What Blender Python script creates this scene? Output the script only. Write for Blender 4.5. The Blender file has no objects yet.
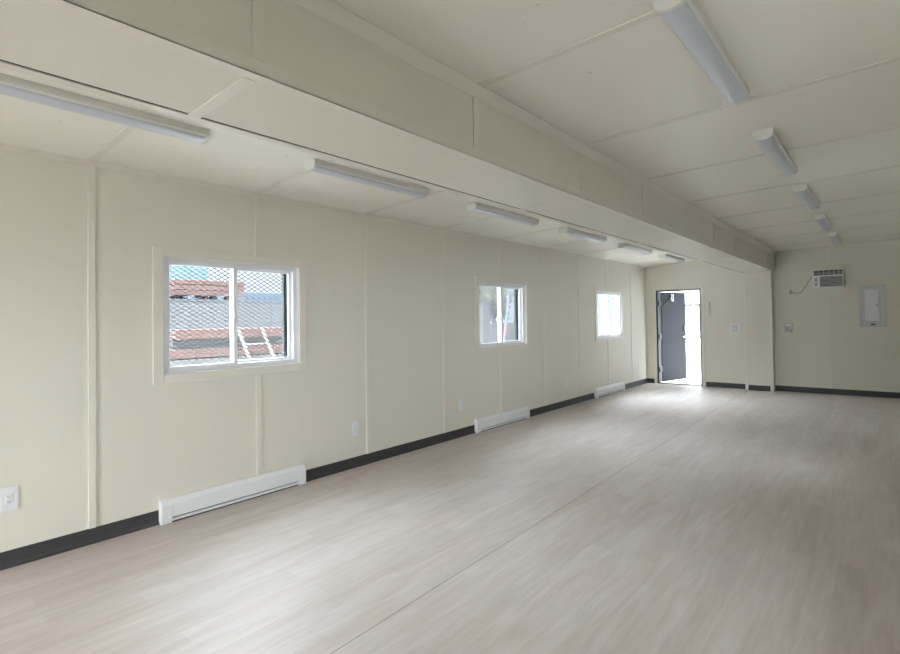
import bpy, bmesh, math, random
from mathutils import Vector, Matrix
random.seed(7)
sc = bpy.context.scene
COL = sc.collection
PI = math.pi

# ------------------------------------------------------------------ materials
def nodes(name):
    m = bpy.data.materials.new(name); m.use_nodes = True
    nt = m.node_tree
    b = nt.nodes['Principled BSDF']
    return m, nt, b

def simple(name, col, rough=.5, metal=0., var=.04, scale=6., bump=0., bscale=200., spec=.5):
    """paint-like procedural material: colour with a little noise variation, optional fine bump"""
    m, nt, b = nodes(name)
    tc = nt.nodes.new('ShaderNodeTexCoord')
    n = nt.nodes.new('ShaderNodeTexNoise'); n.inputs['Scale'].default_value = scale; n.inputs['Detail'].default_value = 3
    nt.links.new(tc.outputs['Object'], n.inputs['Vector'])
    mx = nt.nodes.new('ShaderNodeMix'); mx.data_type = 'RGBA'
    c0 = [max(0, c*(1-var)) for c in col]; c1 = [min(1, c*(1+var)) for c in col]
    mx.inputs[6].default_value = (*c0, 1); mx.inputs[7].default_value = (*c1, 1)
    nt.links.new(n.outputs['Fac'], mx.inputs[0]); nt.links.new(mx.outputs[2], b.inputs['Base Color'])
    b.inputs['Roughness'].default_value = rough; b.inputs['Metallic'].default_value = metal
    b.inputs['Specular IOR Level'].default_value = spec
    if bump:
        n2 = nt.nodes.new('ShaderNodeTexNoise'); n2.inputs['Scale'].default_value = bscale
        nt.links.new(tc.outputs['Object'], n2.inputs['Vector'])
        bp = nt.nodes.new('ShaderNodeBump'); bp.inputs['Strength'].default_value = bump; bp.inputs['Distance'].default_value = .002
        nt.links.new(n2.outputs['Fac'], bp.inputs['Height']); nt.links.new(bp.outputs['Normal'], b.inputs['Normal'])
    return m

def floor_material():
    m, nt, b = nodes('wood_look_vinyl')
    L = nt.links.new
    tc = nt.nodes.new('ShaderNodeTexCoord')
    # plank pattern: planks run along Y, so swap axes before the brick texture
    sep = nt.nodes.new('ShaderNodeSeparateXYZ'); L(tc.outputs['Object'], sep.inputs[0])
    cmb = nt.nodes.new('ShaderNodeCombineXYZ'); L(sep.outputs['Y'], cmb.inputs['X']); L(sep.outputs['X'], cmb.inputs['Y'])
    br = nt.nodes.new('ShaderNodeTexBrick')
    br.offset = .37; br.inputs['Scale'].default_value = 1
    br.inputs['Brick Width'].default_value = 1.05; br.inputs['Row Height'].default_value = .152
    br.inputs['Mortar Size'].default_value = .0; br.inputs['Bias'].default_value = 0
    br.inputs['Color1'].default_value = (.56, .506, .472, 1); br.inputs['Color2'].default_value = (.62, .566, .533, 1)
    L(cmb.outputs[0], br.inputs['Vector'])
    # long grain
    mp = nt.nodes.new('ShaderNodeMapping'); mp.inputs['Scale'].default_value = (34, 3.2, 1); L(tc.outputs['Object'], mp.inputs['Vector'])
    n1 = nt.nodes.new('ShaderNodeTexNoise'); n1.inputs['Scale'].default_value = 1; n1.inputs['Detail'].default_value = 5; n1.inputs['Roughness'].default_value = .62
    n1.inputs['Distortion'].default_value = .6
    L(mp.outputs[0], n1.inputs['Vector'])
    mp2 = nt.nodes.new('ShaderNodeMapping'); mp2.inputs['Scale'].default_value = (9, 1.1, 1); L(tc.outputs['Object'], mp2.inputs['Vector'])
    n2 = nt.nodes.new('ShaderNodeTexNoise'); n2.inputs['Scale'].default_value = 1; n2.inputs['Detail'].default_value = 4; n2.inputs['Distortion'].default_value = 1.2
    L(mp2.outputs[0], n2.inputs['Vector'])
    r1 = nt.nodes.new('ShaderNodeValToRGB'); r1.color_ramp.elements[0].position = .30; r1.color_ramp.elements[0].color = (.91, .905, .90, 1)
    r1.color_ramp.elements[1].position = .70; r1.color_ramp.elements[1].color = (1.07, 1.075, 1.08, 1); L(n1.outputs['Fac'], r1.inputs[0])
    r2 = nt.nodes.new('ShaderNodeValToRGB'); r2.color_ramp.elements[0].position = .33; r2.color_ramp.elements[0].color = (.95, .91, .89, 1)
    r2.color_ramp.elements[1].position = .68; r2.color_ramp.elements[1].color = (1.04, 1.05, 1.055, 1); L(n2.outputs['Fac'], r2.inputs[0])
    m1 = nt.nodes.new('ShaderNodeMix'); m1.data_type = 'RGBA'; m1.blend_type = 'MULTIPLY'; m1.inputs[0].default_value = 1
    L(br.outputs['Color'], m1.inputs[6]); L(r1.outputs[0], m1.inputs[7])
    m2 = nt.nodes.new('ShaderNodeMix'); m2.data_type = 'RGBA'; m2.blend_type = 'MULTIPLY'; m2.inputs[0].default_value = 1
    L(m1.outputs[2], m2.inputs[6]); L(r2.outputs[0], m2.inputs[7])
    L(m2.outputs[2], b.inputs['Base Color'])
    b.inputs['Roughness'].default_value = .36
    b.inputs['Specular IOR Level'].default_value = .45
    rr = nt.nodes.new('ShaderNodeMapRange'); rr.inputs['To Min'].default_value = .40; rr.inputs['To Max'].default_value = .56
    L(n1.outputs['Fac'], rr.inputs['Value']); L(rr.outputs[0], b.inputs['Roughness'])
    bp = nt.nodes.new('ShaderNodeBump'); bp.inputs['Strength'].default_value = .18; bp.inputs['Distance'].default_value = .002
    L(n1.outputs['Fac'], bp.inputs['Height']); L(bp.outputs['Normal'], b.inputs['Normal'])
    return m

def glass_material(name, tint):
    m = bpy.data.materials.new(name); m.use_nodes = True; nt = m.node_tree
    for n in list(nt.nodes): nt.nodes.remove(n)
    out = nt.nodes.new('ShaderNodeOutputMaterial')
    tr = nt.nodes.new('ShaderNodeBsdfTransparent'); tr.inputs[0].default_value = (*tint, 1)
    gl = nt.nodes.new('ShaderNodeBsdfGlossy'); gl.inputs['Roughness'].default_value = .02
    fr = nt.nodes.new('ShaderNodeFresnel'); fr.inputs[0].default_value = 1.35
    mx = nt.nodes.new('ShaderNodeMixShader')
    ge = nt.nodes.new('ShaderNodeNewGeometry'); mi = nt.nodes.new('ShaderNodeMix')   # same reflectance from either side of the pane
    mi.inputs[2].default_value = 1.35; mi.inputs[3].default_value = 1/1.35
    nt.links.new(ge.outputs['Backfacing'], mi.inputs[0]); nt.links.new(mi.outputs[0], fr.inputs[0])
    nt.links.new(fr.outputs[0], mx.inputs[0]); nt.links.new(tr.outputs[0], mx.inputs[1]); nt.links.new(gl.outputs[0], mx.inputs[2])
    nt.links.new(mx.outputs[0], out.inputs[0])
    return m

def leaf_material(name, col):
    return simple(name, col, .8, var=.45, scale=3)

CREAM = (.76, .728, .635)
M = dict(
    wall=simple('cream_wall_panel', CREAM, .55, var=.012, scale=1.5, bump=.05, bscale=350, spec=.3),
    ceil=simple('cream_ceiling_panel', (.86, .825, .735), .42, var=.012, scale=1.2, spec=.5),
    trim=simple('cream_batten', (.78, .745, .655), .45, var=.01, spec=.4),
    white=simple('white_metal', (.84, .855, .86), .4, var=.01),
    vinyl=simple('white_vinyl', (.82, .83, .84), .35, var=.01),
    plastic=simple('white_plastic', (.80, .81, .82), .35, var=.01),
    diffuser=simple('grey_white_diffuser', (.58, .61, .66), .3, var=.02),
    lid=simple('lamp_housing', (.74, .735, .69), .45, var=.01),
    charcoal=simple('charcoal_vinyl_base', (.040, .039, .041), .45, var=.1, scale=20),
    groove=simple('dark_gap', (.03, .027, .022), .9, var=.05),
    floor=floor_material(),
    glass=glass_material('window_glass', (.78, .80, .81)),
    mesh=simple('dark_steel_mesh', (.010, .011, .012), .6, .0, var=.1),
    post=simple('dark_grey_steel', (.05, .056, .058), .6, .0, var=.12, scale=9),
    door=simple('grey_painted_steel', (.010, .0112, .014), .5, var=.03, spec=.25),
    jamb=simple('charcoal_steel', (.035, .042, .05), .4, var=.08),
    steel=simple('satin_steel', (.62, .63, .64), .28, .9, var=.03),
    black=simple('black_plastic', (.02, .02, .02), .4, var=.1),
    slot=simple('slot_dark', (.05, .05, .055), .6, var=.05),
    grille=simple('grille_grey', (.46, .46, .45), .5, var=.03),
    gback=simple('grille_shadow_grey', (.08, .08, .078), .6, var=.03),
    lgrey=simple('light_grey_paint', (.62, .63, .63), .4, var=.015),
    cord=simple('tan_cord', (.42, .30, .22), .5, var=.05),
    display=simple('control_strip', (.26, .34, .34), .3, var=.1),
    rust=simple('red_oxide_steel', (.050, .020, .014), .7, var=.35, scale=5),
    darksteel=simple('shop_dark_steel', (.02, .023, .027), .6, var=.2, scale=4),
    bluegrey=simple('bluegrey_steel', (.05, .06, .08), .6, var=.25, scale=4),
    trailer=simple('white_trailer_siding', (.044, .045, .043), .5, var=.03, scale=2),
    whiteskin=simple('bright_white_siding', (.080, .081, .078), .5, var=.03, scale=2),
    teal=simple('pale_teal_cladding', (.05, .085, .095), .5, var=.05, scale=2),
    blue=simple('blue_tarp', (.03, .048, .066), .6, var=.2, scale=3),
    wood=simple('pale_timber', (.13, .12, .095), .6, var=.12, scale=12),
    gravel=simple('pale_gravel', (.50, .48, .45), .95, var=.25, scale=14, bump=.6, bscale=60),
    lot=simple('darkened_yard', (.15, .148, .14), .95, var=.2, scale=3),  # yard gravel in a darker colour, holds back glare at the door
    asphalt=simple('asphalt', (.05, .05, .052), .9, var=.2, scale=10),
    concrete=simple('pale_concrete', (.15, .148, .14), .8, var=.08, scale=8),
    car=simple('silver_car_paint', (.12, .13, .145), .25, .3, var=.01),
    carglass=simple('car_window', (.06, .08, .1), .1, var=.05),
    tyre=simple('tyre_rubber', (.03, .03, .03), .8, var=.1),
    red=simple('faded_red', (.14, .04, .04), .5, var=.1),
    yellow=simple('safety_yellow', (.2, .16, .04), .5, var=.05),
    leaf=leaf_material('foliage', (.035, .042, .022)),
    leafp=leaf_material('pale_foliage', (.04, .044, .038)),
    bark=simple('bark', (.16, .13, .10), .9, var=.3, scale=10),
    roof=simple('grey_roofing', (.04, .042, .045), .8, var=.1),
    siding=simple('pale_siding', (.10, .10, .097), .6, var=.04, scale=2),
)

# ------------------------------------------------------------------ mesh helpers
def box(bm, x0, x1, y0, y1, z0, z1, mat=0):
    P = [(x0, y0, z0), (x1, y0, z0), (x1, y1, z0), (x0, y1, z0), (x0, y0, z1), (x1, y0, z1), (x1, y1, z1), (x0, y1, z1)]
    v = [bm.verts.new(p) for p in P]
    for f in ((3, 2, 1, 0), (4, 5, 6, 7), (0, 1, 5, 4), (1, 2, 6, 5), (2, 3, 7, 6), (3, 0, 4, 7)):
        bm.faces.new([v[i] for i in f]).material_index = mat
    return v

def sbox(bm, x0, x1, y0, y1, zb, zt):
    """box whose bottom / top heights follow functions of x"""
    P = [(x0, y0, zb(x0)), (x1, y0, zb(x1)), (x1, y1, zb(x1)), (x0, y1, zb(x0)), (x0, y0, zt(x0)), (x1, y0, zt(x1)), (x1, y1, zt(x1)), (x0, y1, zt(x0))]
    v = [bm.verts.new(p) for p in P]
    for f in ((3, 2, 1, 0), (4, 5, 6, 7), (0, 1, 5, 4), (1, 2, 6, 5), (2, 3, 7, 6), (3, 0, 4, 7)):
        bm.faces.new([v[i] for i in f])

def prism(bm, prof, axis, a, b):
    """extrude a closed 2-D profile along an axis; profile pairs fill the other two axes in xyz order"""
    def mk(p, t):
        if axis == 'x': return (t, p[0], p[1])
        if axis == 'y': return (p[0], t, p[1])
        return (p[0], p[1], t)
    v0 = [bm.verts.new(mk(p, a)) for p in prof]; v1 = [bm.verts.new(mk(p, b)) for p in prof]
    n = len(prof)
    bm.faces.new(v0[::-1]); bm.faces.new(v1)
    for i in range(n):
        j = (i+1) % n
        bm.faces.new([v0[i], v0[j], v1[j], v1[i]])

def tube(bm, pts, r, seg=8):
    pts = [Vector(p) for p in pts]; rings = []
    for i, p in enumerate(pts):
        t = (pts[min(i+1, len(pts)-1)] - pts[max(i-1, 0)]).normalized()
        up = Vector((0, 0, 1)) if abs(t.z) < .9 else Vector((1, 0, 0))
        u = t.cross(up).normalized(); w = t.cross(u)
        rr = r[i] if isinstance(r, (list, tuple)) else r
        rings.append([bm.verts.new(p + rr*(math.cos(2*PI*k/seg)*u + math.sin(2*PI*k/seg)*w)) for k in range(seg)])
    for A, B in zip(rings, rings[1:]):
        for k in range(seg):
            bm.faces.new([A[k], A[(k+1) % seg], B[(k+1) % seg], B[k]])
    bm.faces.new(rings[0][::-1]); bm.faces.new(rings[-1])

def bar(bm, p, q, w, t, nrm):
    """flat rectangular bar from p to q, w across, t along nrm"""
    p = Vector(p); q = Vector(q); d = (q-p).normalized(); n = Vector(nrm).normalized(); s = d.cross(n).normalized()
    V = []
    for e in (p, q):
        for a, b in ((-1, -1), (1, -1), (1, 1), (-1, 1)):
            V.append(bm.verts.new(e + s*(a*w/2) + n*(b*t/2)))
    for f in ((3, 2, 1, 0), (4, 5, 6, 7), (0, 1, 5, 4), (1, 2, 6, 5), (2, 3, 7, 6), (3, 0, 4, 7)):
        bm.faces.new([V[i] for i in f])

def cyl(bm, c, r, h, axis='z', seg=16):
    c = Vector(c); a = {'x': Vector((1, 0, 0)), 'y': Vector((0, 1, 0)), 'z': Vector((0, 0, 1))}[axis]
    tube(bm, [c, c + a*h], r, seg)

def obj(name, bm, mat, parent=None, bevel=0, seg=2, smooth=False, loc=None):
    bmesh.ops.recalc_face_normals(bm, faces=bm.faces)
    me = bpy.data.meshes.new(name); bm.to_mesh(me); bm.free()
    for m in (mat if isinstance(mat, (list, tuple)) else [mat]): me.materials.append(m)
    o = bpy.data.objects.new(name, me); COL.objects.link(o)
    if smooth:
        for p in me.polygons: p.use_smooth = True
    if bevel:
        md = o.modifiers.new('bevel', 'BEVEL'); md.width = bevel; md.segments = seg; md.limit_method = 'ANGLE'; md.angle_limit = .6
    if parent is not None: o.parent = parent
    if loc: o.location = loc
    return o

def tag(o, label, cat, group=None, kind=None):
    o['label'] = label; o['category'] = cat
    if group: o['group'] = group
    if kind: o['kind'] = kind
    return o

def thing(name, label, cat, loc=(0, 0, 0), rotz=0, group=None):
    o = bpy.data.objects.new(name, None); COL.objects.link(o); o.location = loc; o.rotation_euler = (0, 0, rotz)
    o.empty_display_size = .1
    return tag(o, label, cat, group)

def struct(name, bm, mat, label, cat, bevel=0):
    return tag(obj(name, bm, mat, None, bevel), label, cat, None, 'structure')

def dup(root, loc, label):
    r = root.copy(); COL.objects.link(r); r.location = loc; r['label'] = label
    for ch in list(root.children):
        c = ch.copy(); COL.objects.link(c); c.parent = r
        for g in list(ch.children):
            d = g.copy(); COL.objects.link(d); d.parent = c
    return r

B = bmesh.new

# ------------------------------------------------------------------ the room (metres; left wall face X = 0, camera near Y = 0)
YB, XR = -4.0, 4.80                     # rear wall, right wall
YE, YC, YR = 11.7463, 11.64, 11.829      # door wall, column face, right half of the far wall
XA, XB = 2.7167, 2.1756                    # right and left edges of the boxed beam
XCA, XCB = 2.678, 2.158                  # column edges
zl = lambda x: 2.7489 + .0486*x
zb = lambda x: 2.4168 + .0195*x
zc = lambda x: 2.8656 + .0221*(x - 2.7167)
S0, SP = 1.0972, 1.22
SB0, SBP = .9108, 1.2505
HB = .108                                   # baseboard height
WIN = [(1.551, 2.722), (5.468, 6.650), (9.135, 10.335)]
WZ0, WZ1 = 1.160, 2.096
T = .13

# floor
bm = B(); box(bm, -T, XR+T, YB-T, YE+T, -.12, 0)
fl = struct('floor', bm, M['floor'], 'taupe wood-look vinyl floor of the empty room', 'floor')
bm = B()
for (xa, ya, xb, yb) in ((2.462, .2, 2.205, 11.5),):
    d = .0016
    v = [bm.verts.new(p) for p in ((xa-d, ya, .0006), (xa+d, ya, .0006), (xb+d, yb, .0006), (xb-d, yb, .0006))]
    bm.faces.new(v)
obj('seam', bm, M['groove'], fl)

def holed_wall_x(x0, x1, y0, y1, z0, z1, holes):
    """wall lying in the YZ plane with rectangular holes (ya, yb, za, zb), sorted by y"""
    bm = B(); y = y0
    for (ya, yb, za, zb_) in sorted(holes):
        if ya > y: box(bm, x0, x1, y, ya, z0, z1)
        if za > z0: box(bm, x0, x1, ya, yb, z0, za)
        box(bm, x0, x1, ya, yb, zb_, z1)
        y = yb
    box(bm, x0, x1, y, y1, z0, z1)
    return bm

struct('wall_left', holed_wall_x(-T, 0, YB-T, YE+T, 0, 2.80, [(a, b, WZ0, WZ1) for a, b in WIN]), M['wall'],
       'cream panelled wall with three windows on the left', 'wall')
# openings added out of view in the right and rear walls for light
RW = [(-2.9, -2.5, .95, 2.0), (-.95, -.5, .95, 2.0), (2.3, 2.75, 1.5, 2.3), (5.6, 6.0, 1.5, 2.3)]
struct('wall_right', holed_wall_x(XR, XR+T, YB-T, YE+T, 0, 2.98, RW), M['wall'], 'cream panelled wall on the right of the room', 'wall')
DX0, DX1, DZ1 = .248, 1.262, 2.183
bm = B()
box(bm, -T, DX0, YE, YE+T, 0, 2.90); box(bm, DX0, DX1, YE, YE+T, DZ1, 2.90); box(bm, DX1, XCA-.1, YE, YE+T, 0, 2.90)
box(bm, XCA-.12, XR+T, YR, YE+T+.08, 0, 3.0)
struct('wall_back', bm, M['wall'], 'cream far end wall with the open door', 'wall')
bm = B()
REAR = (1.1, 2.0)  # added opening, out of view, letting in daylight from behind
box(bm, -T, REAR[0], YB-T, YB, 0, 3.0); box(bm, REAR[0], REAR[1], YB-T, YB, 2.15, 3.0); box(bm, REAR[1], XR+T, YB-T, YB, 0, 3.0)
struct('wall_front', bm, M['wall'], 'cream wall behind the viewer', 'wall')

# column at the far end of the beam
bm = B(); box(bm, XCB, XCA, YC, YE+.09, 0, 2.49)
struct('wall_column', bm, M['wall'], 'cream boxed column under the far end of the beam', 'column')
bm = B()
box(bm, XCB-.004, XCB+.05, YC-.008, YC+.02, 0, 2.462); box(bm, XCA-.05, XCA+.006, YC-.008, YC+.02, 0, 2.468)
struct('trim_1', bm, M['trim'], 'narrow cream corner trims of the far column', 'trim')

# ceilings
def screws(bm, x0, x1, y0, y1, zf, ystep, off):
    y = y0
    while y < y1:
        for dx in (.12, .5, .62, 1.02, 1.42, 1.9):
            for s in (-1, 1):
                x = x0 + dx*(x1-x0)/2.1 + random.uniform(-.03, .03); yy = y + s*off + random.uniform(-.02, .02)
                if random.random() < .35 or not (x0 < x < x1): continue
                r = .010
                c = [bm.verts.new((x+r*math.cos(k*PI/3), yy+r*math.sin(k*PI/3), zf(x)-.0002)) for k in range(6)]
                d = [bm.verts.new((x+.6*r*math.cos(k*PI/3), yy+.6*r*math.sin(k*PI/3), zf(x)-.0045)) for k in range(6)]
                bm.faces.new(d)
                for k in range(6): bm.faces.new([c[k], c[(k+1) % 6], d[(k+1) % 6], d[k]])
        y += ystep
bm = B(); sbox(bm, -T, XB+.10, YB-T, YE+T, zl, lambda x: zl(x)+.1); 
cl = struct('ceiling', bm, M['ceil'], 'lower cream panelled ceiling over the left half', 'ceiling')
bm = B(); screws(bm, .1, 2.0, S0-.61, YE, zl, 1.22, .3); obj('screw_heads', bm, M['ceil'], cl)
bm = B(); sbox(bm, XA-.15, XR+T, YB-T, YE+T, zc, lambda x: zc(x)+.1)
cr = struct('ceiling', bm, M['ceil'], 'higher cream panelled ceiling over the right half', 'ceiling')
bm = B(); screws(bm, 2.8, 4.8, SB0-.65, YE, zc, SBP, .3); obj('screw_heads', bm, M['ceil'], cr)

# boxed beam with cover strips
bm = B()
sbox(bm, XB, XA, YB-T, YR+.05, zb, lambda x: 2.95)
beam = struct('trim_2', bm, M['wall'], 'long boxed beam running the length of the room under the ceiling', 'beam')
bm = B()   # corner angle along the right bottom edge
sbox(bm, XA-.05, XA+.004, YB, YC-.004, lambda x: zb(x)-.004, lambda x: zb(x)+.0)
box(bm, XA, XA+.004, YB, YC-.004, zb(XA)-.004, zb(XA)+.052)
obj('corner_angle', bm, M['trim'], beam)
bm = B()   # left edge strip beyond the open joint
sbox(bm, XB-.055, XB-.008, YB, YE-.01, lambda x: zb(x)-.005, lambda x: zb(x)+.03)
obj('edge_strip', bm, M['trim'], beam)
bm = B(); sbox(bm, XB-.009, XB+.001, YB, YC, lambda x: zb(x)-.0005, lambda x: zb(x)+.03)
obj('open_joint', bm, M['groove'], beam)
bm = B()
n_tr = [3]
def batten(bm, label):
    struct('trim_%d' % n_tr[0], bm, M['trim'], label, 'trim', .0015); n_tr[0] += 1
ords = ['nearest', 'second', 'third', 'fourth', 'fifth', 'sixth', 'seventh', 'eighth', 'ninth', 'tenth', 'eleventh', 'twelfth']
y = SB0; k = 0
while y < YC-.1:
    bm = B(); box(bm, XA, XA+.007, y-.0, y+.045, zb(XA)+.052, zc(XA)-.06)
    batten(bm, 'vertical cream cover strip on the beam side, %s from the viewer' % ords[k])
    if k % 2 == 0:
        bm = B(); sbox(bm, XB-.04, XA-.05, y-.005, y+.045, lambda x: zb(x)-.006, zb)
        batten(bm, 'cream cover strip across the beam underside, %s from the viewer' % ords[k//2])
    bm = B(); sbox(bm, XA+.02, XR, y-.0, y+.045, lambda x: zc(x)-.006, zc)
    batten(bm, 'cream cover strip across the right ceiling, %s from the viewer' % ords[k])
    y += SBP; k += 1
bm = B(); prism(bm, [(XA, zc(XA)), (XA+.045, zc(XA)), (XA+.045, zc(XA)-.006), (XA+.007, zc(XA)-.055), (XA, zc(XA)-.06)], 'y', YB, YR)
batten(bm, 'cream cove strip where the beam side meets the right ceiling')
y = S0-SP; k = 0
while y < YE-.1:
    bm = B(); top = 2.715
    hit = [w for w in WIN if w[0]-.07 < y < w[1]+.07]
    zbase = HB
    for h in HEAT if 'HEAT' in globals() else []: pass
    if hit:
        box(bm, 0, .010, y-.022, y+.022, HB, WZ0-.073); box(bm, 0, .010, y-.022, y+.022, WZ1+.073, top)
    else:
        box(bm, 0, .010, y-.022, y+.022, HB, top)
    batten(bm, 'vertical cream cover strip on the left wall, %s from the viewer' % ords[k])
    bm = B(); sbox(bm, .02, XB-.05, y-.024, y+.024, lambda x: zl(x)-.006, zl)
    batten(bm, 'cream cover strip across the left ceiling, %s from the viewer' % ords[k])
    y += SP; k += 1
bm = B(); prism(bm, [(0, 2.7489), (.012, 2.7493), (.008, 2.708), (0, 2.708)], 'y', YB, YE)
batten(bm, 'cream cove strip where the left wall meets the ceiling')
bm = B(); box(bm, 0, .02, YE-.02, YE, HB, 2.745)
batten(bm, 'cream corner strip between the left wall and the door wall')
bm = B(); sbox(bm, 0, XCB, YE-.012, YE, lambda x: zl(x)-.035, zl)
batten(bm, 'cream cove strip above the door wall')
bm = B(); sbox(bm, XCA, XR, YR-.012, YR, lambda x: zc(x)-.035, zc)
batten(bm, 'cream cove strip above the right end wall')
for x, lb in ((3.648, 'below and above the air conditioner'),):
    bm = B(); box(bm, x-.024, x+.024, YR-.007, YR, HB, 1.972); box(bm, x-.024, x+.024, YR-.007, YR, 2.515, zc(x)-.036)
    batten(bm, 'vertical cream cover strip %s' % lb)

# baseboards: charcoal cove base
HEAT = [(1.515, 2.746), (5.345, 6.627), (8.962, 10.302)]
def base_prof(): return [(0, 0), (.022, 0), (.021, .004), (.011, .014), (.006, .03), (.004, HB), (0, HB)]
spans = []; y = YB
for a, b in HEAT: spans.append((y, a-.001)); y = b+.001
spans.append((y, YE))
names = ['nearest run, up to the first heater', 'run between the first and second heaters', 'run between the second and third heaters', 'last run into the far corner']
for (a, b), nm in zip(spans, names):
    bm = B(); prism(bm, base_prof(), 'y', a, b)
    struct('baseboard_left', bm, M['charcoal'], 'charcoal vinyl baseboard on the left wall, ' + nm, 'baseboard')
def base_y(x0, x1, yf, label):
    bm = B(); prism(bm, [(yf, 0), (yf-.016, 0), (yf-.010, .006), (yf-.006, .02), (yf-.004, HB), (yf, HB)], 'x', x0, x1)
    struct('baseboard_back', bm, M['charcoal'], label, 'baseboard')
base_y(.006, .174, YE, 'short charcoal baseboard left of the door')
base_y(1.335, XCB-.004, YE, 'charcoal baseboard between the door and the column')
base_y(XCB+.055, XCA-.055, YC, 'short charcoal baseboard on the column')
base_y(XCA+.006, XR, YR, 'charcoal baseboard under the electrical panel')
bm = B(); prism(bm, [(XR, 0), (XR-.016, 0), (XR-.006, .02), (XR-.004, HB), (XR, HB)], 'y', YB, YR-.02)
struct('baseboard_right', bm, M['charcoal'], 'charcoal baseboard along the right wall', 'baseboard')

# ------------------------------------------------------------------ windows
def make_window(n, y0, y1, label, mesh=True):
    cy = (y0+y1)/2
    t = thing('window_%d' % n, label, 'window', (0, cy, WZ0)); t['kind'] = 'structure'
    w = (y1-y0)/2; h = WZ1-WZ0
    bm = B()   # picture-frame casing
    o = .072
    box(bm, 0, .017, -w-o, -w, -o, h+o); box(bm, 0, .017, w, w+o, -o, h+o)
    box(bm, 0, .017, -w, w, h, h+o); box(bm, 0, .017, -w, w, -o, 0)
    obj('casing', bm, M['trim'], t, .002)
    bm = B()   # reveal lining
    box(bm, -T, 0, -w, -w+.006, 0, h); box(bm, -T, 0, w-.006, w, 0, h); box(bm, -T, 0, -w+.006, w-.006, h-.006, h); box(bm, -T, 0, -w+.006, w-.006, 0, .006)
    obj('reveal', bm, M['vinyl'], t)
    bm = B()   # fixed outer frame
    f = .038; a = w-.006
    x0, x1 = -.105, -.020
    box(bm, x0, x1, -a, -a+f, .006, h-.006); box(bm, x0, x1, a-f, a, .006, h-.006)
    box(bm, x0, x1, -a+f, a-f, h-.006-f, h-.006); box(bm, x0, x1, -a+f, a-f, .006, .006+f)
    obj('frame', bm, M['vinyl'], t, .003)
    m0 = -.014
    bm = B()   # sliding sash on the left (room side)
    s = .030; X0, X1 = -.055, -.022
    la, lb = -a+f-.004, m0+.022; za, zb_ = .006+f-.004, h-.006-f+.004
    box(bm, X0, X1, la, la+.016, za, zb_); box(bm, X0, X1, lb-.032, lb, za, zb_)
    box(bm, X0, X1, la+.016, lb-.032, zb_-.016, zb_); box(bm, X0, X1, la+.016, lb-.032, za, za+.016)
    sa = obj('sliding_sash', bm, M['vinyl'], t, .003)
    bm = B(); box(bm, X1-.004, X1+.008, lb-.028, lb-.010, (za+zb_)/2-.03, (za+zb_)/2+.03); obj('latch', bm, M['vinyl'], sa, .003)
    bm = B(); box(bm, -.041, -.037, la+.016, lb-.032, za+.016, zb_-.016); obj('glass', bm, M['glass'], sa)
    bm = B()   # fixed sash on the right (outer track)
    X0, X1 = -.098, -.064; la, lb = m0-.012, a-f+.004
    box(bm, X0, X1, la, la+.032, za, zb_); box(bm, X0, X1, lb-.026, lb, za, zb_)
    box(bm, X0, X1, la+.032, lb-.026, zb_-.026, zb_); box(bm, X0, X1, la+.032, lb-.026, za, za+.026)
    sb = obj('fixed_sash', bm, M['vinyl'], t, .003)
    bm = B(); box(bm, -.083, -.079, la+.032, lb-.026, za+.026, zb_-.026); obj('glass', bm, M['glass'], sb)
    if mesh:
        ya, yb, z0, z1 = -w-.08, w-.076, -.06, h+.06
        XM = -T-.022
        bm = B(); pw, ph = .060, .037
        Y0, Y1 = ya, yb
        def clip(c, sgn):
            # line z = z0 + sgn*(ph/pw)*(y-c); clip to rectangle
            k = sgn*ph/pw
            ys = [Y0, Y1]
            za_, zb2 = z0 + k*(Y0-c), z0 + k*(Y1-c)
            p = [(Y0, za_), (Y1, zb2)]
            out = []
            def at(z): return c + (z-z0)/k
            lo, hi = sorted([at(z0), at(z1)])
            u, v = max(Y0, lo), min(Y1, hi)
            if v-u < .01: return None
            return (u, z0+k*(u-c)), (v, z0+k*(v-c))
        span = (z1-z0)*pw/ph
        c = Y0-span
        i = 0
        while c < Y1+span:
            for sgn in (1, -1):
                q = clip(c, sgn)
                if q: bar(bm, (XM, q[0][0], q[0][1]), (XM, q[1][0], q[1][1]), .0062, .005, (1, 0, 0))
            c += pw
        sm = obj('security_mesh', bm, M['mesh'], t)
        bm = B()
        box(bm, XM-.025, XM+.02, yb, yb+.075, z0-.04, z1+.04); box(bm, XM-.025, XM+.02, ya-.075, ya, z0-.04, z1+.04)
        box(bm, XM-.025, XM+.02, ya, yb, z1, z1+.04); box(bm, XM-.025, XM+.02, ya, yb, z0-.04, z0)
        obj('mesh_frame', bm, M['post'], sm, .002)
    return t
make_window(1, *WIN[0], 'nearest sliding window with diamond security mesh, above the nearest baseboard heater')
make_window(2, *WIN[1], 'middle sliding window with diamond security mesh, above the second baseboard heater')
make_window(3, *WIN[2], 'farthest sliding window, no mesh, nearest the open door', False)
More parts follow.
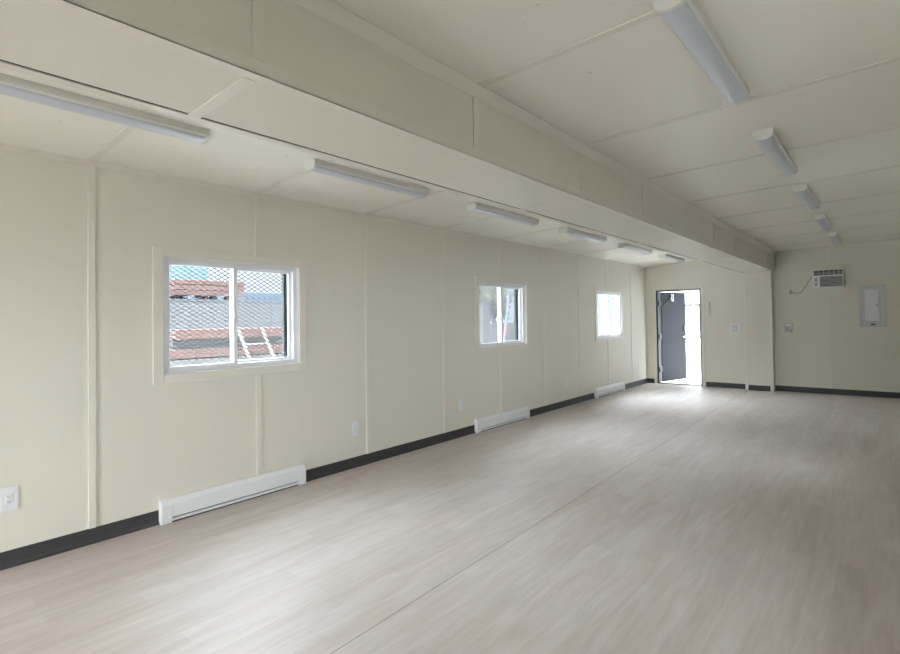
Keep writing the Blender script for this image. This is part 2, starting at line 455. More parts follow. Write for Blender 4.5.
# added window openings, out of view, lighting the room from beside the camera
for i, (a, b, z0, z1) in enumerate(RW):
    t = thing('window_%d' % (4+i), 'added window opening in the right wall, out of view, %s' % ('rearmost one', 'second from the rear', 'third from the rear', 'farthest one')[i], 'window', (XR, (a+b)/2, z0)); t['kind'] = 'structure'
    w = (b-a)/2; h = z1-z0; bm = B(); o = .07
    box(bm, -.017, 0, -w-o, -w, -o, h+o); box(bm, -.017, 0, w, w+o, -o, h+o); box(bm, -.017, 0, -w, w, h, h+o); box(bm, -.017, 0, -w, w, -o, 0)
    obj('casing', bm, M['trim'], t, .002)
    bm = B(); x0, x1, f = .03, .09, .04
    box(bm, x0, x1, -w, -w+f, 0, h); box(bm, x0, x1, w-f, w, 0, h); box(bm, x0, x1, -w+f, w-f, 0, f); box(bm, x0, x1, -w+f, w-f, h-f, h); box(bm, x0, x1, -.02, .02, f, h-f)
    obj('frame', bm, M['vinyl'], t, .003)
    
# ------------------------------------------------------------------ door
d = thing('door_1', 'open dark grey steel door in the far end wall', 'door', (DX0, YE, 0)); d['kind'] = 'structure'
W_ = DX1-DX0
bm = B()
o = .072
box(bm, -o, 0, -.016, 0, 0, DZ1+o); box(bm, W_, W_+o, -.016, 0, 0, DZ1+o); box(bm, 0, W_, -.016, 0, DZ1, DZ1+o)
obj('casing', bm, M['trim'], d, .002)
bm = B()
box(bm, 0, .038, -.004, T+.02, 0, DZ1); box(bm, W_-.032, W_, -.004, T+.02, 0, DZ1); box(bm, .038, W_-.032, -.004, T+.02, DZ1-.028, DZ1)
obj('frame', bm, M['jamb'], d, .002)
bm = B(); prism(bm, [(-.01, 0), (T+.03, 0), (T+.03, .012), (.05, .02), (.0, .012)], 'x', .038, W_-.032)
obj('threshold', bm, M['jamb'], d)
TH = math.radians(73.56)
leaf = bpy.data.objects.new('leaf', None); bpy.data.objects.remove(leaf)
LW, LT = .95, .045
# leaf is modelled in its own frame: x along the leaf, y across (room face at y = 0, outer face at y = +LT)
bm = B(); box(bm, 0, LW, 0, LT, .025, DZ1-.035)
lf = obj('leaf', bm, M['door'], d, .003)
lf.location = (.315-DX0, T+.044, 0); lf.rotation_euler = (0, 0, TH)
bm = B(); cyl(bm, (LW-.065, 0, 1.06), .03, -.012, 'y'); cyl(bm, (LW-.065, -.012, 1.06), .012, -.04, 'y')
tube(bm, [(LW-.065, -.05, 1.06), (LW-.12, -.055, 1.062), (LW-.20, -.05, 1.065)], .011)
box(bm, LW-.004, LW+.004, .01, .036, 1.0, 1.12)
obj('lever_handle', bm, M['steel'], lf)
bm = B(); box(bm, LW-.105, LW-.03, -.022, 0, 1.20, 1.33)
obj('deadbolt', bm, M['jamb'], lf, .006)
bm = B(); box(bm, LW+.0, LW+.012, -.002, .03, 1.03, 1.11); obj('strike', bm, M['vinyl'], lf, .002)
bm = B()
box(bm, .36, .375, -.03, 0, DZ1-.24, DZ1-.07); box(bm, .43, .445, -.03, 0, DZ1-.24, DZ1-.07); box(bm, .36, .445, -.03, 0, DZ1-.25, DZ1-.225)
obj('stop_bracket', bm, M['vinyl'], lf, .002)
bm = B(); tube(bm, [(.03, -.03, DZ1-.36), (.15, -.035, DZ1-.30), (.27, -.03, DZ1-.21), (.36, -.02, DZ1-.11)], .010); obj('stay_arm', bm, M['jamb'], lf)
for z in (.32, 1.10, 1.88):
    bm = B(); box(bm, .034, .060, T-.10, T+.03, z-.06, z+.06); cyl(bm, (.052, T+.034, z-.07), .012, .14)
    obj('hinge', bm, M['jamb'], d, .002)

# ------------------------------------------------------------------ ceiling strip lights
def make_light(label, loc, group):
    t = thing('ceiling_strip_light', label, 'ceiling light', loc, 0, group)
    Lh = .61
    bm = B(); prism(bm, [(-.064, .004), (.064, .004), (.066, -.040), (.053, -.052), (-.053, -.052), (-.066, -.040)], 'y', -Lh+.018, Lh-.018)
    obj('housing', bm, M['lid'], t, .002)
    pr = [(-.055, -.045)] + [(.055*math.cos(PI+PI*k/10), -.050 - .021*math.sin(PI*k/10)**.8) for k in range(11)] + [(.055, -.045)]
    bm = B(); prism(bm, pr, 'y', -Lh+.02, Lh-.02)
    obj('diffuser', bm, M['diffuser'], t)
    ep = [(-.068, .004), (-.068, -.046)] + [(.068*math.cos(PI+PI*k/12), -.046 - .030*math.sin(PI*k/12)) for k in range(1, 12)] + [(.068, -.046), (.068, .004)]
    for s in (-1, 1):
        bm = B(); a, b = sorted((s*(Lh-.022), s*Lh)); prism(bm, ep, 'y', a, b)
        obj('end_cap', bm, M['lid'], t, .002)
    return t
XL_, XR_ = 1.05, 3.853
LY = [.83, 2.80, 4.72, 6.66, 8.60, 10.54]
LLAB = ['white strip light on the left ceiling, nearest, over the wall before the first window',
        'white strip light on the left ceiling, second in the row, just past the first window',
        'white strip light on the left ceiling, third in the row, just before the middle window',
        'white strip light on the left ceiling, fourth in the row, just past the middle window',
        'white strip light on the left ceiling, fifth in the row, between middle and farthest windows',
        'white strip light on the left ceiling, last in the row, half hidden by the beam']
GL = 'strip lights on the left ceiling'
l0 = make_light(LLAB[0], (XL_, LY[0], zl(XL_)), GL); l0.rotation_euler = (0, -.0486, 0)
for yy, lb in zip(LY[1:], LLAB[1:]): dup(l0, (XL_, yy, zl(XL_)), lb)
RY = [2.68, 4.65, 6.59, 8.53, 10.45]
RLAB = ['largest and nearest strip light on the right ceiling, cut by the top of the photo',
        'strip light on the right ceiling, second from the viewer',
        'strip light on the right ceiling, third from the viewer',
        'strip light on the right ceiling, fourth from the viewer',
        'strip light on the right ceiling, farthest one, above the air conditioner']
r0 = make_light(RLAB[0], (XR_, RY[0], zc(XR_)), 'strip lights on the right ceiling'); r0.rotation_euler = (0, -.0221, 0)
caps = [c for c in r0.children if c.name.startswith('end_cap')]
for yy, lb in zip(RY[1:], RLAB[1:]): dup(r0, (XR_, yy, zc(XR_)), lb)
caps[1].rotation_euler = (.0, .05, .02); caps[1].location = (-.004, -.008, .0)

# ------------------------------------------------------------------ baseboard heaters
def make_heater(y0, y1, label):
    Ln = y1-y0
    t = thing('baseboard_heater', label, 'heater', (0, y0, 0), 0, 'baseboard heaters on the left wall')
    D = .062; H = .181
    c = .075
    bm = B(); prism(bm, [(.002, .012), (D-.006, .012), (D-.006, .030), (D-.022, .034), (D-.022, H-.03), (.03, H-.006), (.002, H)], 'y', c, Ln-c)
    obj('body', bm, M['white'], t)
    bm = B(); prism(bm, [(D-.018, .046), (D-.002, .043), (D, .050), (D-.004, H-.034), (D-.016, H-.022), (.03, H), (.002, H+.002), (.002, H-.002), (.028, H-.004), (D-.02, H-.028)], 'y', c-.003, Ln-c+.003)
    obj('front_cover', bm, M['white'], t, .001)
    bm = B(); box(bm, D-.026, D-.019, c, Ln-c, .031, .046); obj('air_slot', bm, M['slot'], t)
    bm = B(); box(bm, .002, D-.014, c, Ln-c, .0, .012); obj('plinth', bm, M['slot'], t)
    for a, b in ((0, c), (Ln-c, Ln)):
        bm = B(); prism(bm, [(.001, .0), (D-.004, .0), (D, .006), (D+.003, .06), (D+.001, H-.04), (D-.012, H-.018), (.03, H+.003), (.001, H+.004)], 'y', a, b)
        obj('end_cap', bm, M['white'], t, .003)
    return t
hl = ['white electric baseboard heater under the nearest window', 'white electric baseboard heater under the middle window', 'white electric baseboard heater under the farthest window']
for (a, b), lb in zip(HEAT, hl): make_heater(a, b, lb)

# ------------------------------------------------------------------ outlets on the left wall
def make_outlet(label, y, z, rot=0, loc=None, group='receptacles on the left wall'):
    t = thing('wall_outlet', label, 'outlet', loc or (0, y, z), rot, group)
    w, h = .043, .078
    bm = B(); box(bm, 0, .007, -w, w, -h, h); obj('cover_plate', bm, M['plastic'], t, .003)
    bm = B(); box(bm, .006, .0095, -.018, .018, -.034, .034); rc = obj('receptacle', bm, M['plastic'], t, .002)
    bm = B()
    for s in (-1, 1):
        z0 = s*.017
        box(bm, .0090, .0100, -.0085, -.0062, z0-.002, z0+.007); box(bm, .0090, .0100, .0062, .0085, z0-.002, z0+.006); box(bm, .0090, .0100, -.0025, .0025, z0-.010, z0-.005)
    obj('slots', bm, M['black'], rc)
    return t
o0 = make_outlet('white wall outlet at the left edge of the photo', 0.664, .441)
for (y, z), lb in zip([(3.366, .414), (5.073, .416), (7.91, .425), (11.237, .423)],
                      ['white wall outlet close beyond the nearest baseboard heater', 'white wall outlet just before the middle heater',
                       'white wall outlet between the middle and farthest heaters', 'white wall outlet beyond the farthest heater, next to the corner']):
    dup(o0, (0, y, z), lb)

# ------------------------------------------------------------------ switches and fittings on the far walls
t = thing('switch_plate', 'wide white switch plate between the door and the column', 'switch', (1.953, YE, 1.283))
bm = B(); box(bm, -.115, .115, -.010, 0, -.125, .125); obj('backing_plate', bm, M['plastic'], t, .004)
bm = B(); box(bm, -.045, .045, -.016, -.009, -.065, .065); sp = obj('inner_plate', bm, M['lgrey'], t, .003)
bm = B(); box(bm, -.014, .014, -.026, -.015, -.03, .035); obj('toggle', bm, M['white'], sp, .003)
t = thing('wall_fitting', 'slim pale wall box with a dark top beside the door casing', 'wall fitting', (1.446, YE, 1.57))
bm = B(); box(bm, -.022, .022, -.03, 0, 0, .16); obj('lower_box', bm, M['lgrey'], t, .004)
bm = B(); box(bm, -.010, .012, -.022, 0, .16, .31); obj('upper_stem', bm, M['grille'], t, .003)
t = thing('light_switch', 'small cream light switch beside the door casing', 'switch', (1.403, YE, 1.351))
bm = B(); box(bm, -.036, .036, -.007, 0, -.06, .06); obj('cover_plate', bm, M['trim'], t, .003)
bm = B(); box(bm, -.008, .008, -.016, -.006, -.018, .018); obj('toggle', bm, M['trim'], t, .002)

t = thing('thermostat', 'pale grey thermostat plate on the right end wall below the outlet', 'thermostat', (2.953, YR+.003, 1.295))
bm = B(); box(bm, -.135, .135, -.006, 0, -.145, .145); obj('wall_plate', bm, M['trim'], t, .003)
bm = B(); box(bm, -.085, .085, -.022, -.005, -.10, .10); tb = obj('body', bm, M['lgrey'], t, .005)
bm = B(); box(bm, -.055, .055, -.026, -.021, .035, .085); obj('lid', bm, M['vinyl'], tb, .002)
bm = B(); box(bm, -.055, -.008, -.030, -.021, -.06, .015); box(bm, .012, .055, -.030, -.021, -.085, -.02); obj('dial', bm, M['grille'], tb, .003)

t = thing('wall_outlet', 'white wall outlet left of the air conditioner, with its cord plugged in', 'outlet', (3.006, YR, 2.025), 0)
bm = B(); box(bm, -.075, .06, -.007, 0, -.085, .085); obj('cover_plate', bm, M['trim'], t, .003)
bm = B(); box(bm, -.035, .03, -.012, -.006, -.055, .055); obj('receptacle', bm, M['lgrey'], t, .003)

# air conditioner
t = thing('air_conditioner', 'white through-the-wall air conditioner high on the right end wall', 'air conditioner', (3.653, YR, 2.073))
P = .15
bm = B(); o = .072; w = .255; h = .362; e = .03
box(bm, -w-o, -w, -e, 0, -o-.01, h+o); box(bm, w, w+o, -e, 0, -o-.01, h+o); box(bm, -w, w, -e, 0, h, h+o); box(bm, -w, w, -e, 0, -o-.01, 0)
obj('wall_casing', bm, M['trim'], t, .002)
bm = B(); box(bm, -w+.002, w-.002, -P+.012, .02, .005, h-.003); body = obj('body', bm, M['white'], t, .006)
bm = B()
for k in range(7):
    y = -P+.03+k*.016
    box(bm, w-.004, w+.0005, y, y+.007, .05, h-.04)
obj('side_vents', bm, M['slot'], body)
bm = B()   # front bezel with openings
F0, F1 = -P, -P+.014
xs = [-w, -w+.025, -.155, -.135, w-.025, w]
box(bm, -w, w, F0, F1, h-.02, h); box(bm, -w, w, F0, F1, 0, .022); box(bm, -w, -w+.022, F0, F1, .022, h-.02); box(bm, w-.022, w, F0, F1, .022, h-.02)
box(bm, -w+.022, w-.022, F0, F1, .222, .246); box(bm, -.165, -.135, F0, F1, .022, .222)
bz = obj('front_bezel', bm, M['white'], t, .003)
bm = B(); box(bm, -w+.02, w-.02, -P+.009, -P+.0135, .02, h-.018); obj('grille_back', bm, M['gback'], bz)
bm = B()
for k in range(8):
    z = .026+k*.0248
    prism(bm, [(F0+.002, z), (F0+.010, z+.003), (F0+.010, z+.012), (F0+.002, z+.010)], 'x', -.135, w-.022)
obj('intake_louvres', bm, M['grille'], bz)
bm = B()
for k in range(5): box(bm, -w+.022+(k+1)*.082-.006, -w+.022+(k+1)*.082+.004, F0+.002, F1, .246, h-.02)
for k in range(2): box(bm, -w+.022, w-.022, F0+.004, F0+.009, .268+k*.026, .274+k*.026)
obj('air_outlet_vanes', bm, M['grille'], bz)
bm = B(); box(bm, -w+.022, -.165, F0+.002, F1, .022, .222); cp = obj('control_panel', bm, M['white'], bz, .002)
bm = B(); box(bm, -w+.034, -.178, F0-.001, F0+.004, .12, .2); box(bm, -w+.034, -.178, F0-.001, F0+.004, .045, .10); obj('display', bm, M['display'], cp)
bm = B()
pts = [(-w+.004, -.05, .26)]
ctrl = [(-w+.004, -.06, .27), (-w-.05, -.03, .19), (-w-.13, -.022, .06), (-w-.22, -.022, -.065), (-w-.29, -.022, -.085), (-w-.345, -.024, -.065), (-w-.395, -.03, -.055)]
for i in range(len(ctrl)-1):
    p0 = Vector(ctrl[max(i-1, 0)]); p1 = Vector(ctrl[i]); p2 = Vector(ctrl[i+1]); p3 = Vector(ctrl[min(i+2, len(ctrl)-1)])
    for k in range(6):
        s = k/6
        pts.append(.5*((2*p1) + (p2-p0)*s + (2*p0-5*p1+4*p2-p3)*s*s + (3*p1-p0-3*p2+p3)*s**3))
pts = pts[1:]+[Vector(ctrl[-1])]
tube(bm, pts, .0065, 8); pc = obj('power_cord', bm, M['cord'], t, smooth=True)
bm = B(); box(bm, -w-.425, -w-.385, -.05, -.011, -.10, -.02); obj('plug', bm, M['grille'], pc, .006)

# electrical panel
t = thing('electrical_panel', 'light grey electrical breaker panel on the right end wall', 'electrical panel', (4.328, YR+.003, 1.308))
W2 = .208; H2 = .784
bm = B(); box(bm, -W2, W2, -.014, 0, 0, H2); obj('cover', bm, M['lgrey'], t, .004)
bm = B(); box(bm, -W2+.09, W2-.105, -.022, -.013, .11, H2-.08); pd = obj('door', bm, M['vinyl'], t, .004)
bm = B(); box(bm, W2-.15, W2-.125, -.030, -.021, .385, .425); obj('latch', bm, M['grille'], pd, .003)
bm = B(); box(bm, W2-.104, W2-.096, -.018, -.013, .12, H2-.09); obj('hinge_line', bm, M['grille'], t)
bm = B(); box(bm, -.035, .035, -.0155, -.0135, .035, .058); obj('nameplate', bm, M['black'], t)
for sx in (-1, 1):
    for z in (.03, H2/2, H2-.03):
        bm = B(); cyl(bm, (sx*(W2-.03), -.012, z), .008, -.005, 'y', 10); obj('screw', bm, M['grille'], t)

# ------------------------------------------------------------------ outdoors
GZ = -.5
bm = B(); box(bm, -60, XR+T, -30, YE+.6, GZ-.2, GZ)
struct('ground', bm, M['gravel'], 'pale gravel yard outside the windows', 'ground')
bm = B(); box(bm, -60, XR+T, YE+.6, 90, GZ-.2, GZ)  # same yard continued, its colour darkened against glare in the doorway
struct('ground', bm, M['lot'], 'gravel yard beyond the open door, coloured darker against glare', 'ground')
bm = B(); box(bm, XR+T, 40, -30, 90, GZ-.2, GZ)  # unseen ground, kept dark so little light bounces up to the beam
struct('ground', bm, M['asphalt'], 'dark asphalt added out of view on the right to cut bounced light', 'ground')
bm = B(); box(bm, -.3, 2.4, YE+T+.02, YE+T+1.5, 2.62, 2.70)  # canopy added out of view to shade the floor inside the door
struct('added_door_canopy', bm, M['roof'], 'added canopy, out of view, shading the open door from outside', 'roof')
t = thing('entry_landing', 'pale concrete landing outside the open door', 'landing', (1.0, YE+T+.1, GZ))
bm = B(); box(bm, -1.2, 1.3, .0, 1.7, 0, .44); obj('platform', bm, M['concrete'], t, .01)
for k in range(2):
    bm = B(); box(bm, -.5, .9, 1.7+k*.28, 1.98+k*.28, 0, .29-.145*k); obj('step', bm, M['concrete'], t, .008)

# rust-red chassis beam outside the first window
t = thing('steel_chassis_beam', 'rust-red steel chassis frame lying outside the nearest window', 'steel beam', (-5, 3.27, GZ))
bm = B(); box(bm, -.35, 0, .18, 6.2, 1.80, 1.97); obj('top_flange', bm, M['rust'], t, .006)
bm = B(); box(bm, -.25, -.16, .2, 6.2, 1.63, 1.80); obj('web', bm, M['darksteel'], t)
bm = B(); box(bm, -.4, .02, -.4, 6.2, 1.475, 1.63); obj('bottom_flange', bm, M['rust'], t, .006)
bm = B(); box(bm, -.35, 0, -.6, 6.2, 1.36, 1.45); obj('timber_bearer', bm, M['trailer'], t)
for yy in (-.3, 1.6, 3.8, 5.8):
    bm = B(); box(bm, -.45, .05, yy, yy+.25, 0, 1.36); obj('trestle', bm, M['darksteel'], t)
bm = B(); box(bm, -.35, -.05, -.5, 6.2, 1.10, 1.36); obj('lower_rail', bm, M['darksteel'], t)
# pale ladder leaning on the beam
t = thing('ladder', 'pale timber ladder leaning against the rust-red chassis frame', 'ladder', (-4.9, 4.62, GZ))
bm = B(); bar(bm, (.55, .80, 0), (.03, .26, 1.97), .05, .03, (1, 0, 0)); obj('rail', bm, M['wood'], t)
bm = B(); bar(bm, (.55, .30, 0), (.03, -.19, 1.97), .05, .03, (1, 0, 0)); obj('rail', bm, M['wood'], t)
for k in range(6):
    s = .1+k*.15
    p = Vector((.55, .80, 0)).lerp(Vector((.03, .26, 1.97)), s); q = Vector((.55, .30, 0)).lerp(Vector((.03, -.19, 1.97)), s)
    bm = B(); tube(bm, [p, q], .014); obj('rung', bm, M['wood'], t)

# white site trailer behind, with a bundle of rust-red beams on it
def trailer(name, x, y0, y1, ztop, label, dep=2.6, seams=(1.3,), skin='trailer'):
    t = thing(name, label, 'site trailer', (x, y0, GZ))
    Ln = y1-y0; h = ztop-GZ
    bm = B(); box(bm, -dep, 0, 0, Ln, .45, h); obj('body', bm, M[skin], t, .01)
    y = seams[0]
    while y < Ln-.1:
        bm = B(); box(bm, 0, .012, y-.012, y+.012, .46, h-.03); y += seams[0]
        obj('siding_seam', bm, M['bluegrey'], t)
    bm = B(); box(bm, -dep-.03, .03, -.03, Ln+.03, h, h+.05); obj('roof_edge', bm, M['roof'], t)
    bm = B(); box(bm, -dep+.1, -.1, .1, Ln-.1, .25, .45); obj('chassis', bm, M['darksteel'], t)
    for y in (Ln*.25, Ln*.75):
        bm = B(); box(bm, -dep+.3, -.3, y-.2, y+.2, 0, .25); obj('support', bm, M['darksteel'], t)
    return t
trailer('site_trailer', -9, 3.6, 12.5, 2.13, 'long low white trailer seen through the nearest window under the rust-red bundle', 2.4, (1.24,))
t = thing('beam_bundle', 'bundle of rust-red steel beams stacked on the white trailer roof', 'steel beams', (-9.1, 4.0, 2.18))
for k in range(3):
    bm = B(); box(bm, -1.2, 0, .9, 2.62, .10+k*.135, .10+k*.135+.125); obj('beam_layer', bm, M['rust'], t, .01)
bm = B(); box(bm, -1.0, .04, .25, .9, .06, .27); obj('offcut', bm, M['rust'], t, .01)
for yy in (.4, 1.2, 1.9, 2.4):
    bm = B(); box(bm, -1.2, .05, yy, yy+.16, 0, .06+(.04 if yy > .8 else 0)); obj('bearer', bm, M['bluegrey'], t)
t = thing('teal_building', 'pale teal clad building far behind the rust-red beam bundle', 'building', (-17, 4.65, GZ))
bm = B(); box(bm, -4, 0, 0, 4.35, 0, 5.2); obj('walls', bm, M['teal'], t)
bm = B(); box(bm, -4.2, .2, -.2, 4.5, 5.2, 5.4); obj('roof', bm, M['roof'], t)
t = thing('blue_container', 'blue container far off behind the white trailer', 'container', (-16, 9.6, GZ))
bm = B(); box(bm, -2.4, 0, 0, 6, .15, 3.35); cb = obj('body', bm, M['blue'], t, .02)
bm = B()
for k in range(23): box(bm, 0, .03, .2+k*.25, .32+k*.25, .3, 3.2)
obj('ribs', bm, M['blue'], cb)

# outside the middle window
trailer('site_trailer', -7.0, 14.2, 14.62, 2.14, 'narrow white cabin end outside the middle window', 2.0, (.2,))
trailer('site_trailer', -9.0, 17.2, 26, 1.35, 'low white trailer outside the middle window behind the striped pole', 2.4, (1.24,))
t = thing('striped_pole', 'leaning pole banded red and yellow outside the middle window', 'pole', (-6, 13.3, GZ))
a = Vector((0, .55, 0)); b = Vector((0, 1.15, 3.0))
bm = B(); tube(bm, [a, b], .045); obj('shaft', bm, M['bluegrey'], t)
for s0, s1, m in ((.36, .44, 'yellow'), (.5, .62, 'red')):
    bm = B(); tube(bm, [a.lerp(b, s0), a.lerp(b, s1)], .055); obj('band', bm, M[m], t)
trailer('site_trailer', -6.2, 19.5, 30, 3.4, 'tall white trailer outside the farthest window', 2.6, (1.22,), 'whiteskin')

def tree(loc, h, r, mat, label, seed, n=420):
    rnd = random.Random(seed)
    t = thing('tree', label, 'tree', loc)
    bm = B(); tube(bm, [(0, 0, 0), (.05, .02, h*.4), (0, .05, h*.75)], [.16, .12, .05])
    for k in range(5):
        a = k*1.26; tube(bm, [(0, 0, h*(.35+.07*k)), (r*.6*math.cos(a), r*.6*math.sin(a), h*(.6+.06*k))], [.06, .02], 6)
    obj('trunk', bm, M['bark'], t)
    bm = B()
    for k in range(n):
        while True:
            p = Vector((rnd.uniform(-1, 1), rnd.uniform(-1, 1), rnd.uniform(-1, 1)))
            if .25 < p.length < 1: break
        c = Vector((p.x*r, p.y*r, h*.68 + p.z*h*.34))
        s = rnd.uniform(.12, .3)
        for q in range(3):
            u = Vector((rnd.gauss(0, 1), rnd.gauss(0, 1), rnd.gauss(0, 1))).normalized(); v = u.orthogonal().normalized()
            o_ = c + Vector((rnd.uniform(-.3, .3), rnd.uniform(-.3, .3), rnd.uniform(-.3, .3)))
            vs = [bm.verts.new(o_ + u*s*x + v*s*.6*y_) for x, y_ in ((-1, 0), (0, -1), (1, 0), (0, 1))]
            bm.faces.new(vs)
    obj('crown', bm, M[mat], t)
tree((-14.5, 23.0, GZ), 5.2, 1.9, 'leaf', 'green tree seen through the left pane of the middle window', 3)

# seen through the open door
def car(loc, rz, label):
    t = thing('parked_car', label, 'car', loc, rz)
    prof = [(-2.15, .35), (-2.2, .62), (-2.05, .82), (-1.2, .90), (-.6, 1.36), (.75, 1.42), (1.55, .98), (2.1, .90), (2.2, .6), (2.15, .35)]
    bm = B(); prism(bm, prof, 'y', -.85, .85); obj('body', bm, M['car'], t, .05, 3)
    for s in (-1, 1):
        bm = B(); prism(bm, [(-1.02, .93), (-.55, 1.30), (.70, 1.35), (1.30, .98)], 'y', s*.845 if s > 0 else -.862, s*.862 if s > 0 else -.845); obj('side_window', bm, M['carglass'], t)
        for x in (-1.4, 1.4):
            bm = B(); cyl(bm, (x, s*.66 if s > 0 else -.88, .32), .32, .22, 'y', 24); wh = obj('wheel', bm, M['tyre'], t)
            bm = B(); cyl(bm, (x, s*.885 if s > 0 else -.89, .32), .19, .006, 'y', 20); obj('hubcap', bm, M['steel'], wh)
    for x in (-2.19, 2.15):
        for s in (-1, 1):
            bm = B(); box(bm, x, x+.04, s*.6-.15, s*.6+.15, .6, .72); obj('lamp', bm, M['lgrey'], t)
car((-7.2, 42, GZ), .25, 'silver car parked in the yard beyond the open door')
t = thing('far_house', 'pale building with a grey roof beyond the parked car', 'building', (-12, 55, GZ))
bm = B(); box(bm, -9, 7, 0, 7, 0, 3.4); obj('walls', bm, M['siding'], t)
bm = B(); prism(bm, [(-.5, 3.4), (7.5, 3.4), (3.5, 5.0)], 'x', -9.4, 7.4); obj('roof', bm, M['roof'], t)
for x in (-6, -3, 0, 3):
    bm = B(); box(bm, x, x+1.1, -.03, 0, 1.1, 2.3); obj('window', bm, M['carglass'], t)
t = thing('utility_mast', 'grey mast standing before the far building', 'mast', (-9.2, 47, GZ))
bm = B(); tube(bm, [(0, 0, 0), (0, 0, 5.2)], [.12, .07]); obj('shaft', bm, M['post'], t)
bm = B(); box(bm, -.7, .7, -.05, .05, 4.6, 4.72); obj('crossarm', bm, M['post'], t)
tree((-18.5, 69, GZ), 9.5, 3.6, 'leafp', 'pale hazy tree behind the far building', 5, 700)
tree((-10.5, 69, GZ), 8.5, 3.0, 'leafp', 'second pale hazy tree right of the first, beyond the far building', 8, 600)

# ------------------------------------------------------------------ light
w = bpy.data.worlds.new('overcast_sky'); sc.world = w; w.use_nodes = True
nt = w.node_tree; bg = nt.nodes['Background']
tc = nt.nodes.new('ShaderNodeTexCoord')
# bright thin cloud toward the hidden sun (behind / right of the viewer), dimmer blue-white elsewhere
dt = nt.nodes.new('ShaderNodeVectorMath'); dt.operation = 'DOT_PRODUCT'
sun = Vector((.66, -.60, .50)).normalized(); dt.inputs[1].default_value = sun
nt.links.new(tc.outputs['Generated'], dt.inputs[0])
SKY_LO, SKY_HI, SKY_ZEN, SKY_LEFT = 2.0, 44.0, 5.0, 88.0
mr = nt.nodes.new('ShaderNodeMapRange'); mr.interpolation_type = 'SMOOTHSTEP'
mr.inputs['From Min'].default_value = .30; mr.inputs['From Max'].default_value = .95
mr.inputs['To Min'].default_value = SKY_LO; mr.inputs['To Max'].default_value = SKY_HI
nt.links.new(dt.outputs['Value'], mr.inputs['Value'])
# overcast: the sky brightens toward the zenith
sp3 = nt.nodes.new('ShaderNodeSeparateXYZ'); nt.links.new(tc.outputs['Generated'], sp3.inputs[0])
mz = nt.nodes.new('ShaderNodeMapRange'); mz.interpolation_type = 'SMOOTHSTEP'
mz.inputs['From Min'].default_value = .14; mz.inputs['From Max'].default_value = .70
mz.inputs['To Min'].default_value = 0; mz.inputs['To Max'].default_value = SKY_ZEN
nt.links.new(sp3.outputs['Z'], mz.inputs['Value'])
ad = nt.nodes.new('ShaderNodeMath'); ad.operation = 'ADD'
nt.links.new(mr.outputs[0], ad.inputs[0]); nt.links.new(mz.outputs[0], ad.inputs[1])
# second bright sky patch, added high on the window side to lift floor and ceiling
d2 = nt.nodes.new('ShaderNodeVectorMath'); d2.operation = 'DOT_PRODUCT'; d2.inputs[1].default_value = Vector((-.56, .08, .80)).normalized()
nt.links.new(tc.outputs['Generated'], d2.inputs[0])
m2_ = nt.nodes.new('ShaderNodeMapRange'); m2_.interpolation_type = 'SMOOTHSTEP'
m2_.inputs['From Min'].default_value = .62; m2_.inputs['From Max'].default_value = .97
m2_.inputs['To Min'].default_value = 0; m2_.inputs['To Max'].default_value = SKY_LEFT
nt.links.new(d2.outputs['Value'], m2_.inputs['Value'])
ad2 = nt.nodes.new('ShaderNodeMath'); ad2.operation = 'ADD'
nt.links.new(ad.outputs[0], ad2.inputs[0]); nt.links.new(m2_.outputs[0], ad2.inputs[1])
nt.links.new(ad2.outputs[0], bg.inputs['Strength'])
cn = nt.nodes.new('ShaderNodeTexNoise'); cn.inputs['Scale'].default_value = 2.2; cn.inputs['Detail'].default_value = 4
nt.links.new(tc.outputs['Generated'], cn.inputs['Vector'])
rp = nt.nodes.new('ShaderNodeValToRGB'); rp.color_ramp.elements[0].position = .35; rp.color_ramp.elements[0].color = (.75, .86, .985, 1)
rp.color_ramp.elements[1].position = .62; rp.color_ramp.elements[1].color = (.90, .95, 1.0, 1)
nt.links.new(cn.outputs['Fac'], rp.inputs[0]); nt.links.new(rp.outputs[0], bg.inputs['Color'])

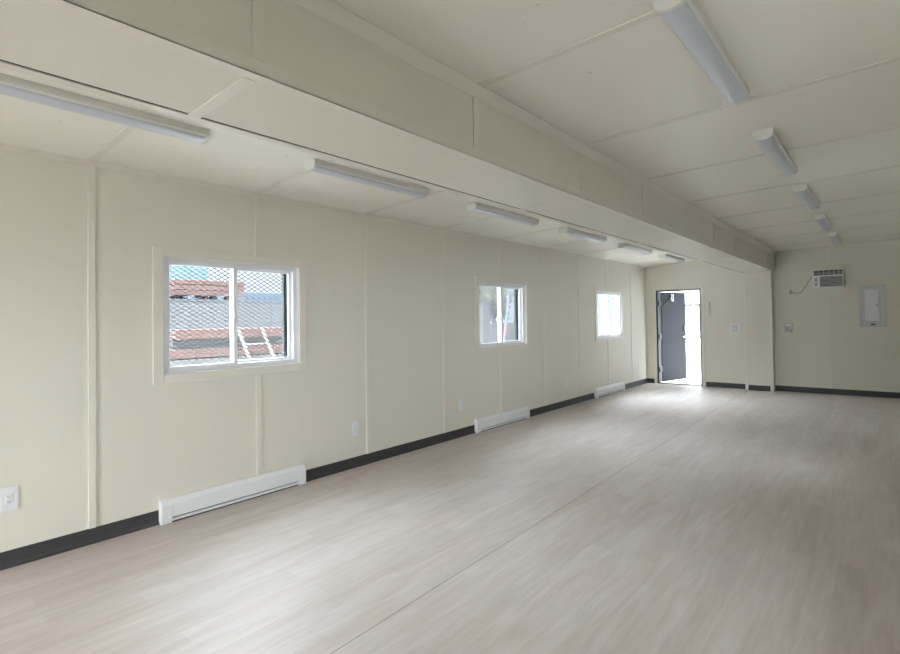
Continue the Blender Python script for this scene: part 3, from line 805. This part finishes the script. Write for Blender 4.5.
def portal(name, loc, rot, sx, sy):
    l = bpy.data.lights.new(name, 'AREA'); l.shape = 'RECTANGLE'; l.size = sx; l.size_y = sy; l.cycles.is_portal = True
    o = bpy.data.objects.new(name, l); COL.objects.link(o); o.location = loc; o.rotation_euler = rot
for i, (a, b, z0, z1) in enumerate(RW): portal('window_daylight', (XR+.1, (a+b)/2, (z0+z1)/2), (0, PI/2, 0), z1-z0, b-a)
portal('window_daylight', ((REAR[0]+REAR[1])/2, YB-.1, 1.07), (PI/2, 0, 0), REAR[1]-REAR[0], 2.15)
for a, b in WIN: portal('window_daylight', (-.125, (a+b)/2, (WZ0+WZ1)/2), (0, -PI/2, 0), WZ1-WZ0, b-a)
portal('door_daylight', ((DX0+DX1)/2, YE+T+.0, 1.09), (-PI/2, 0, 0), DX1-DX0, DZ1)

# ------------------------------------------------------------------ camera
cam = bpy.data.cameras.new('camera'); co = bpy.data.objects.new('camera', cam); COL.objects.link(co)
yaw, pitch, roll = math.radians(37.807), math.radians(.944), math.radians(-.908)
fh = Vector((-math.sin(yaw), math.cos(yaw), 0)); r0_ = Vector((math.cos(yaw), math.sin(yaw), 0)); up = Vector((0, 0, 1))
fwd = fh*math.cos(pitch) + up*math.sin(pitch); u0 = -fh*math.sin(pitch) + up*math.cos(pitch)
Rv = r0_*math.cos(roll) + u0*math.sin(roll); Uv = -r0_*math.sin(roll) + u0*math.cos(roll)
mat = Matrix(((Rv.x, Uv.x, -fwd.x, 4.5242), (Rv.y, Uv.y, -fwd.y, 0), (Rv.z, Uv.z, -fwd.z, 1.5509), (0, 0, 0, 1)))
co.matrix_world = mat
cam.sensor_width = 36; cam.sensor_fit = 'HORIZONTAL'; cam.lens = 505*36/900
cam.shift_x = -44.0872/900; cam.shift_y = -15.3462/900
cam.clip_start = .02; cam.clip_end = 300
sc.camera = co
vs = sc.view_settings
vs.view_transform = 'Standard'; vs.look = 'None'; vs.gamma = 1; vs.use_curve_mapping = False
vs.exposure = 0.1
